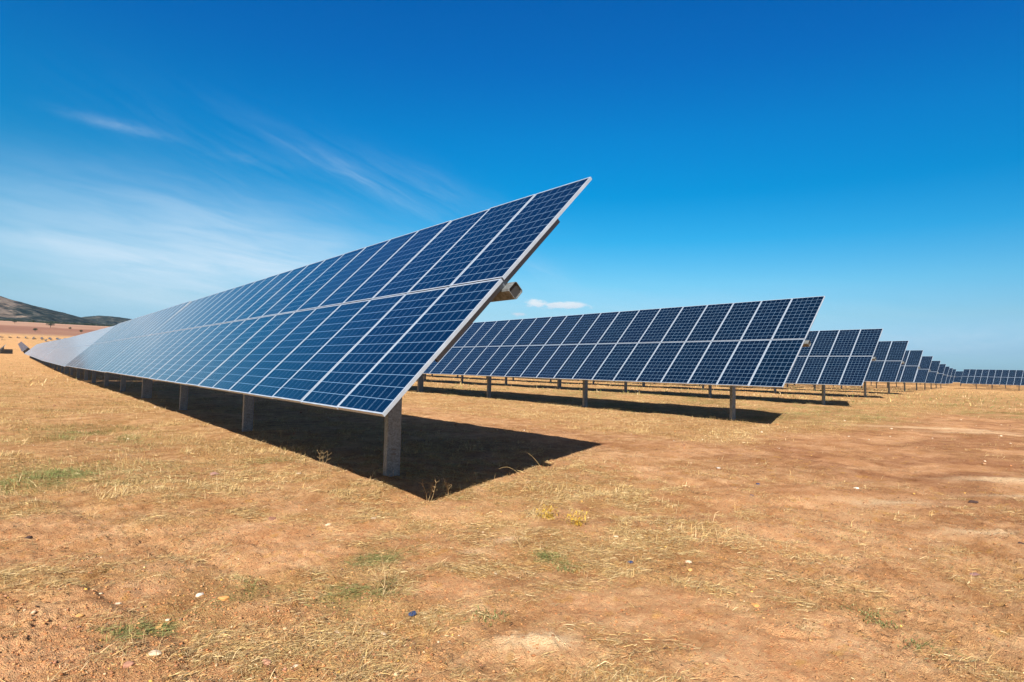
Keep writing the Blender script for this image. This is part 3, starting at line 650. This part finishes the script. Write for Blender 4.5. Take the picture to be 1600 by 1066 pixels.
ROCKS = [(3.02, 7.99, .060, W_, 'white flat stone left of the nearest post, just outside the shadow'), (2.33, 5.38, .030, W_, 'left of two pale stones below the shadow tip, in the orange patch'),
 (2.77, 5.33, .028, W_, 'right of two pale stones below the shadow tip'), (1.48, 3.24, .020, W_, 'small white stone at lower centre left of the dark blue scrap'), (1.69, 3.08, .018, W_, 'tiny white stone just below the dark blue scrap'),
 (4.10, 2.69, .026, W_, 'round white stone right of centre above a yellowish stone'), (4.27, 3.56, .026, W_, 'white stone right of the yellow weed'), (9.01, 3.26, .045, (.7, .62, .52), 'pale stone on the bare red soil at right, far from the grass'),
 (4.48, 1.73, .024, W_, 'white pebble beside dry stalks at lower right'), (.61, 3.40, .035, W_, 'broad white stone in the gravel at the lower left'), (.56, 4.31, .024, W_, 'white stone above the gravel patch at the left'),
 (.99, 4.23, .030, (.7, .6, .5), 'whitish stone beside the orange wedge stone at left'), (1.15, 2.97, .020, W_, 'white stone at the bottom edge, left of centre'), (8.65, 5.16, .05, (.55, .48, .42), 'grey stone on the soil beyond the shadow point'),
 (2.17, 8.73, .075, (.30, .17, .13), 'brown rounded rock in the golden grass left of the shadow'), (1.99, 5.89, .055, BR, 'brown angular rock at the upper edge of the orange patch'), (.17, 6.29, .035, DK, 'black small stone at the far left in the straw'),
 (9.13, 1.99, .055, DK, 'dark stone on the bare soil near the right edge, below the pale streak'), (7.23, 1.21, .045, DK, 'dark stone cut by the right edge'), (5.88, 1.27, .045, (.20, .11, .10), 'purplish dark stone at right, below the two others'),
 (1.05, 3.11, .032, PK, 'pink stone near the bottom edge at left'), (.50, 3.38, .040, PK, 'large pinkish red stone at the bottom left in the gravel'), (.70, 3.85, .030, OC, 'ochre yellow stone behind the lying straw tuft at left'),
 (.36, 4.15, .024, OC, 'small ochre stone, leftmost in the gravel'), (1.10, 4.07, .038, (.62, .30, .10), 'orange wedge shaped stone beside grey straw'), (3.79, 1.98, .035, (.60, .28, .09), 'flat orange stone at lower right'),
 (4.02, 2.62, .022, OC, 'yellowish stone touching the straw below the round white one')]
for k_, r in enumerate(ROCKS): rock(r[0], r[1], r[2]*.8, *r[3:], seed=k_, flat=.5)
BLUE = (.03, .05, .12)
for (x, y, s, l) in ((1.96, 3.22, .030, 'dark blue shiny scrap at lower centre'), (3.80, 3.01, .030, 'bright blue flat scrap right of centre'), (8.11, 4.21, .035, 'blue scrap on the soil far right of the shadow point, upper of two'), (7.19, 3.81, .025, 'blue scrap on the soil, lower of two')):
    rock(x, y, s, BLUE if s > .026 else (.05, .06, .12), l, .35, 'broken scrap', 'scrap_piece', 'blue scraps of broken cell on the soil', 50)

# ---------------------------------------------------------------- weeds
def weed(x, y, kind, label, seed):
    g = random.Random(seed); z = gz(x, y)-.005; root = empty('weed_plant', (x, y, z)); tag(root, label, 'weed', 'single weeds standing in the soil')
    def tube(mb, pts, r0, r1):
        n = 5; k0 = len(mb.v)
        for i, p in enumerate(pts):
            t = i/(len(pts)-1); r = r0+(r1-r0)*t; ax = (pts[min(i+1, len(pts)-1)]-pts[max(i-1, 0)]).normalized(); e1 = ax.orthogonal().normalized(); e2 = ax.cross(e1)
            for q in range(n): mb.v.append(tuple(p+e1*math.cos(2*PI*q/n)*r+e2*math.sin(2*PI*q/n)*r))
        for i in range(len(pts)-1):
            for q in range(n): mb.f.append((k0+i*n+q, k0+i*n+(q+1) % n, k0+(i+1)*n+(q+1) % n, k0+(i+1)*n+q)); mb.m.append(0)
    def fin(mb, nm, cs, mat):
        o = mb.build(nm, [mat], root); me = o.data; a = me.color_attributes.new('col', 'FLOAT_COLOR', 'POINT'); arr = []
        for i in range(len(me.vertices)): c = cs[(i//6) % len(cs)]; arr += [*c, 1]
        a.data.foreach_set('color', arr)
    st = MB(); lf = MB()
    def leaf(p, dr, L, w):
        up = Vector((0, 0, 1)); sd = dr.cross(up).normalized() if abs(dr.z) < .98 else Vector((1, 0, 0)); m1 = p+dr*L*.5+up*L*.08; e = p+dr*L
        k0 = len(lf.v); lf.v += [tuple(p-sd*w*.2), tuple(p+sd*w*.2), tuple(m1+sd*w*.5), tuple(m1-sd*w*.5), tuple(e+sd*w*.05), tuple(e-sd*w*.05)]
        lf.f += [(k0, k0+1, k0+2, k0+3), (k0+3, k0+2, k0+4, k0+5)]; lf.m += [0, 0]
    def rd(lo, hi):
        a = g.uniform(0, 2*PI); e = g.uniform(lo, hi); return Vector((math.cos(a)*math.cos(e), math.sin(a)*math.cos(e), math.sin(e)))
    if kind == 'stalk':
        H = g.uniform(.26, .36)
        for q in range(3):
            lean = rd(.9, 1.4); b0 = Vector((g.uniform(-.04, .04), g.uniform(-.04, .04), 0)); hh = H*g.uniform(.6, 1)
            pts = [b0+lean*hh*t+Vector((.03*math.sin(3*t+q), 0, 0))*t for t in (0, .25, .5, .75, 1)]; tube(st, pts, .0028, .0012)
            for t in (2, 3, 4):
                for s in range(3):
                    d2 = rd(.1, 1.0); tube(st, [pts[t], pts[t]+d2*.035, pts[t]+d2*.06+Vector((0, 0, .01))], .0014, .0007); leaf(pts[t]+d2*.05, rd(-.2, .8), .018, .005)
        cs = [(.62, .46, .24), (.50, .34, .16)]; cl = [(.60, .42, .18), (.48, .30, .12)]
    elif kind == 'arch':
        a = g.uniform(2.2, 2.9); dr = Vector((math.cos(a), math.sin(a), 0)); pts = [dr*(.42*t)+Vector((0, 0, .30*math.sin(t*2.0))) for t in np.linspace(0, 1, 9)]
        tube(st, pts, .0022, .001)
        for q in range(12): leaf(pts[0]+rd(-.1, .3)*.03, rd(.2, 1.2), .12, .004)
        cs = [(.66, .48, .22)]; cl = [(.58, .42, .18), (.30, .28, .10)]
    elif kind == 'green':
        for q in range(5): d2 = rd(.1, .8); tube(st, [Vector((0, 0, 0)), d2*.05, d2*.10], .002, .001)
        for q in range(150):
            p = rd(-.1, .5)*g.uniform(.0, .13); p.z = abs(p.z)*.5; leaf(p, rd(.05, 1.1), g.uniform(.012, .034), g.uniform(.003, .007))
        cs = [(.16, .14, .05)]; cl = [(.13, .17, .05), (.20, .24, .08), (.32, .31, .12), (.10, .13, .04), (.50, .40, .18)]
    else:
        for q in range(8): d2 = rd(.3, 1.2); tube(st, [Vector((0, 0, 0)), d2*.07, d2*.15], .002, .001)
        for q in range(160):
            p = rd(.1, 1.3)*g.uniform(.03, .15); leaf(p, rd(-.1, 1.2), g.uniform(.015, .04), g.uniform(.006, .012))
        cs = [(.45, .32, .08)]; cl = [(.66, .42, .03), (.74, .52, .08), (.60, .36, .04), (.5, .36, .1)]
    fin(st, 'stem', cs, M['leaf']); fin(lf, 'leaf', cl, M['leaf']); lv = [c for c in root.children if c.name.startswith('leaf')][0]; lv.name = 'leaves'
WE = [(4.04, 5.93, 'stalk', 'branched dry stalk standing in the shadow near its front tip'), (3.67, 5.77, 'stalk', 'short dry stalk left of the branched one at the shadow tip'), (6.09, 6.45, 'arch', 'single long arching straw at the right edge of the shadow'),
      (3.27, 7.88, 'stalk', 'dry weed at the shadow edge right of the white flat stone'), (5.0, 5.5, 'arch', 'grass tuft with a bent stem along the shadow right side'), (4.21, 4.39, 'yellow', 'bright yellow weed, the larger of two yellow ones'), (4.24, 4.02, 'yellow', 'smaller yellow weed right below the bright one'),
      (3.34, 3.75, 'stalk', 'thin pale stalk standing in the centre foreground straw'), (3.37, 3.50, 'green', 'green weed under the yellow weeds, upper of two'), (3.30, 3.22, 'green', 'green weed under the yellow weeds, lower of two'),
      (4.15, 1.36, 'green', 'green weed at lower right, the bigger clump'), (4.20, 1.50, 'green', 'green weed at lower right, just above the bigger clump'), (4.00, 1.12, 'green', 'green weed at lower right, nearest the bottom edge'), (2.3, 2.86, 'green', 'small green weed at lower centre above the pale bare spot'),
      (.55, 9.4, 'green', 'green weed in the golden grass at far left'), (1.94, 3.6, 'stalk', 'thin dry stalk near the bottom, left of the dark blue scrap')]
for k_, w_ in enumerate(WE): weed(*w_, seed=k_+3)

# ---------------------------------------------------------------- world
def world():
    w = bpy.data.worlds.new('World'); S.world = w; w.use_nodes = True; nt = w.node_tree; N = NT(nt); bg = nt.nodes['Background']
    sky = N.n('ShaderNodeTexSky', sky_type='NISHITA', sun_disc=False); sky.sun_elevation = SUN_EL; sky.sun_rotation = SUN_AZ
    tc = N.n('ShaderNodeTexCoord').outputs['Generated']; sx = N.n('ShaderNodeSeparateXYZ'); N.l(tc, sx.inputs[0])
    el = N.math('MULTIPLY', N.math('ARCSINE', sx.outputs[2]), 180/PI); az = N.math('MULTIPLY', N.math('ARCTAN2', sx.outputs[0], sx.outputs[1]), 180/PI)
    # polarised, deep blue: a gain on the physical sky by elevation
    gain = N.ramp(N.math('DIVIDE', el, 60.0), [(0.0000, (0.6, 0.98, 1.42)), (0.0333, (0.44, 0.7, 1.07)), (0.0833, (0.46, 0.73, 0.88)), (0.1333, (0.32, 0.77, 0.92)), (0.2000, (0.08, 0.7, 0.95)), (0.2667, (0, 0.63, 0.95)), (0.3500, (0, 0.6, 1.02)), (0.4500, (0, 0.50, 1.04)), (0.5500, (0, 0.46, 1.04)), (0.7333, (0.02, 0.42, 0.92)), (0.8667, (0.03, 0.34, 0.72)), (1.0000, (0.04, 0.30, 0.60))])
    side = N.ss(N.math('COSINE', N.math('MULTIPLY', N.math('SUBTRACT', az, 40.0), PI/180)), -.25, .22)
    gain = N.mix(N.ss(az, 45, 88, 0, .28), gain, N.mix(1, gain, (.5, .66, .85), 'MULTIPLY'))
    gain = N.mix(side, (.50, .40, .33), gain)  # sky behind the camera, out of view, warmed and dimmed to tint shadow fill
    col = N.mix(1, sky.outputs[0], gain, 'MULTIPLY')
    cv = N.n('ShaderNodeCombineXYZ'); N.l(az, cv.inputs[0]); N.l(el, cv.inputs[1])
    wp = N.n('ShaderNodeTexNoise'); N.l(cv.outputs[0], wp.inputs['Vector']); wp.inputs['Scale'].default_value = .12; wp.inputs['Detail'].default_value = 3
    vs = N.n('ShaderNodeVectorMath', operation='SUBTRACT'); N.l(wp.outputs['Color'], vs.inputs[0]); vs.inputs[1].default_value = (.5, .5, .5)
    vm = N.n('ShaderNodeVectorMath', operation='MULTIPLY_ADD'); N.l(vs.outputs[0], vm.inputs[0]); vm.inputs[1].default_value = (3, .9, 0); N.l(cv.outputs[0], vm.inputs[2]); wv = vm.outputs[0]
    def streak(sc, ang, sd):
        mp = N.n('ShaderNodeMapping'); N.l(wv, mp.inputs[0]); mp.inputs['Rotation'].default_value = (0, 0, -math.radians(ang)); mp.inputs['Scale'].default_value = sc; mp.inputs['Location'].default_value = (sd, sd*2, 0)
        # rotation must come before the stretch: two mappings
        mp.inputs['Scale'].default_value = (1, 1, 1); m2 = N.n('ShaderNodeMapping'); N.l(mp.outputs[0], m2.inputs[0]); m2.inputs['Scale'].default_value = sc
        return N.noise(m2.outputs[0], 1, 6, .6, .4)
    s1 = streak((.10, .75, 1), -6, 1); s2 = streak((.14, 1.1, 1), -22, 8); s3 = streak((.5, 1.6, 1), 0, 3)
    def bl(cx, cy, ang, lx, ly, warp=True):
        c_, s_ = math.cos(math.radians(ang)), math.sin(math.radians(ang)); q = N.n('ShaderNodeSeparateXYZ'); N.l(wv if warp else cv.outputs[0], q.inputs[0])
        X = N.math('SUBTRACT', q.outputs[0], cx); Y = N.math('SUBTRACT', q.outputs[1], cy)
        U = N.math('ADD', N.math('MULTIPLY', X, c_/lx), N.math('MULTIPLY', Y, s_/lx)); V = N.math('ADD', N.math('MULTIPLY', X, -s_/ly), N.math('MULTIPLY', Y, c_/ly))
        r = N.math('ADD', N.math('MULTIPLY', U, U), N.math('MULTIPLY', V, V)); return N.math('EXPONENT', N.math('MULTIPLY', r, -1.0))
    tot = None
    def add(f, tex, lo, hi, amp):
        nonlocal tot
        v = N.math('MULTIPLY', N.math('MULTIPLY', f, N.ss(tex, lo, hi, .12, 1.0)), amp); tot = v if tot is None else N.math('ADD', tot, v)
    add(bl(12.1, 8.9, -3, 18, 4.0), s1, -.25, .95, .66); add(bl(14, 11.8, -8, 11, 2.6), s1, .05, .85, .16); add(bl(5.1, 7.9, -7, 11, .9), s1, .1, .8, .22)
    add(bl(22.5, 8.1, -4, 11, 1.9), s1, .1, .8, .30); add(bl(5.7, 18.0, -2, 3.2, .42), s3, .2, .7, .20); add(bl(25.5, 16.5, -21, 8, .85), s2, .2, .8, .20)
    add(bl(32.5, 16.3, -16, 7.5, 1.5), s2, .2, .8, .13); add(bl(14.5, 17.3, 2, 2, .35), s3, .3, .7, .09); add(bl(77, 2.9, 5, 9, 1.1), s3, .2, .7, .20)
    add(bl(42.9, 9.1, -25, 3.4, .9), s2, .2, .7, .12); add(bl(9.8, 5.1, -3, 16, 2.8), s1, .0, .8, .40); add(bl(18, 15, -15, 12, 4), s2, .3, .85, .08); add(bl(50, 5, 0, 22, 2.6), s1, .1, .8, .22); add(bl(74, 2.5, 0, 20, 2), s1, .1, .8, .14)
    col = N.mix(N.math('MINIMUM', tot, .85), col, (.38, .46, .53))
    # small cumulus near the horizon
    cn = N.n('ShaderNodeMapping'); N.l(cv.outputs[0], cn.inputs[0]); cn.inputs['Scale'].default_value = (.9, 2.2, 1); cnn = N.noise(cn.outputs[0], 1, 5, .6)
    ct = N.math('ADD', N.math('MAXIMUM', N.math('MULTIPLY', bl(44.9, 5.95, 1, 2.9, .46, False), 1.1), N.math('MAXIMUM', N.math('MULTIPLY', bl(42.2, 6.1, 0, 1.3, .50, False), 1.05), N.math('MULTIPLY', bl(40.6, 5.0, 1, 1.6, .28, False), .75))), N.math('MULTIPLY', N.math('SUBTRACT', cnn, .5), 1.6))
    cum = N.ss(ct, .42, .95, 0, .80); shade = N.ss(N.math('SUBTRACT', el, N.math('MULTIPLY', cnn, 1.0)), 4.9, 5.8)
    col = N.mix(cum, col, N.mix(shade, (.38, .42, .47), (.50, .51, .52)))
    N.l(col, bg.inputs[0]); bg.inputs[1].default_value = 1.0
    return N, sky, gain, col
SUN = Vector((-1.0, -.80, 1.0)).normalized(); SUN_EL = math.asin(SUN.z); SUN_AZ = math.atan2(SUN.x, SUN.y)
world()
# sky radiance and clouds are in the same units: scale 0.1 of the physical sky inside the shader
nt = S.world.node_tree
for n in nt.nodes:
    if n.type == 'TEX_SKY': sk = n
tgt = [l.to_socket for l in sk.outputs[0].links]
sc_ = nt.nodes.new('ShaderNodeVectorMath'); sc_.operation = 'SCALE'; sc_.inputs['Scale'].default_value = .076
for t_ in tgt: nt.links.new(sc_.outputs[0], t_)
nt.links.new(sk.outputs[0], sc_.inputs[0])

sl = bpy.data.lights.new('sun', 'SUN'); sl.energy = 5.0; sl.angle = math.radians(.53); sl.color = (1, .955, .88)
so = bpy.data.objects.new('sun', sl); C.objects.link(so); so.rotation_euler = SUN.to_track_quat('Z', 'Y').to_euler(); so.location = (0, 0, 30)

# ---------------------------------------------------------------- thin air
mb = MB(); mb.box((0, 0, 240), (9300, 9300, 250)); hz = bpy.data.materials.new('thin_haze'); hz.use_nodes = True; hn = hz.node_tree
hn.nodes.remove(hn.nodes['Principled BSDF']); pv = hn.nodes.new('ShaderNodeVolumePrincipled'); pv.inputs['Color'].default_value = (.30, .64, 1, 1); pv.inputs['Density'].default_value = .000022; pv.inputs['Anisotropy'].default_value = .2
hn.links.new(pv.outputs[0], hn.nodes['Material Output'].inputs['Volume']); ho = mb.build('haze', [hz]); ho['kind'] = 'stuff'
# ---------------------------------------------------------------- camera
cam = bpy.data.cameras.new('camera'); co = bpy.data.objects.new('camera', cam); C.objects.link(co); S.camera = co
cam.sensor_width = 36; cam.lens = 930.28/1600*36; cam.clip_start = .05; cam.clip_end = 30000
Fw = Vector((.64182449, .76567727, .04242212)); Rt = Vector((.76538166, -.64303684, .02635411)); Up = Vector((-.04745773, -.0155544, .99875213))
mw = Matrix((Rt, Up, -Fw)).transposed().to_4x4(); mw.translation = (0, 0, CAMH); co.matrix_world = mw
S.view_settings.view_transform = 'Standard'; S.view_settings.look = 'None'; S.view_settings.exposure = .9; S.view_settings.gamma = 1
S.cycles.max_bounces = 6; S.cycles.diffuse_bounces = 3; S.cycles.glossy_bounces = 3; S.cycles.transparent_max_bounces = 4
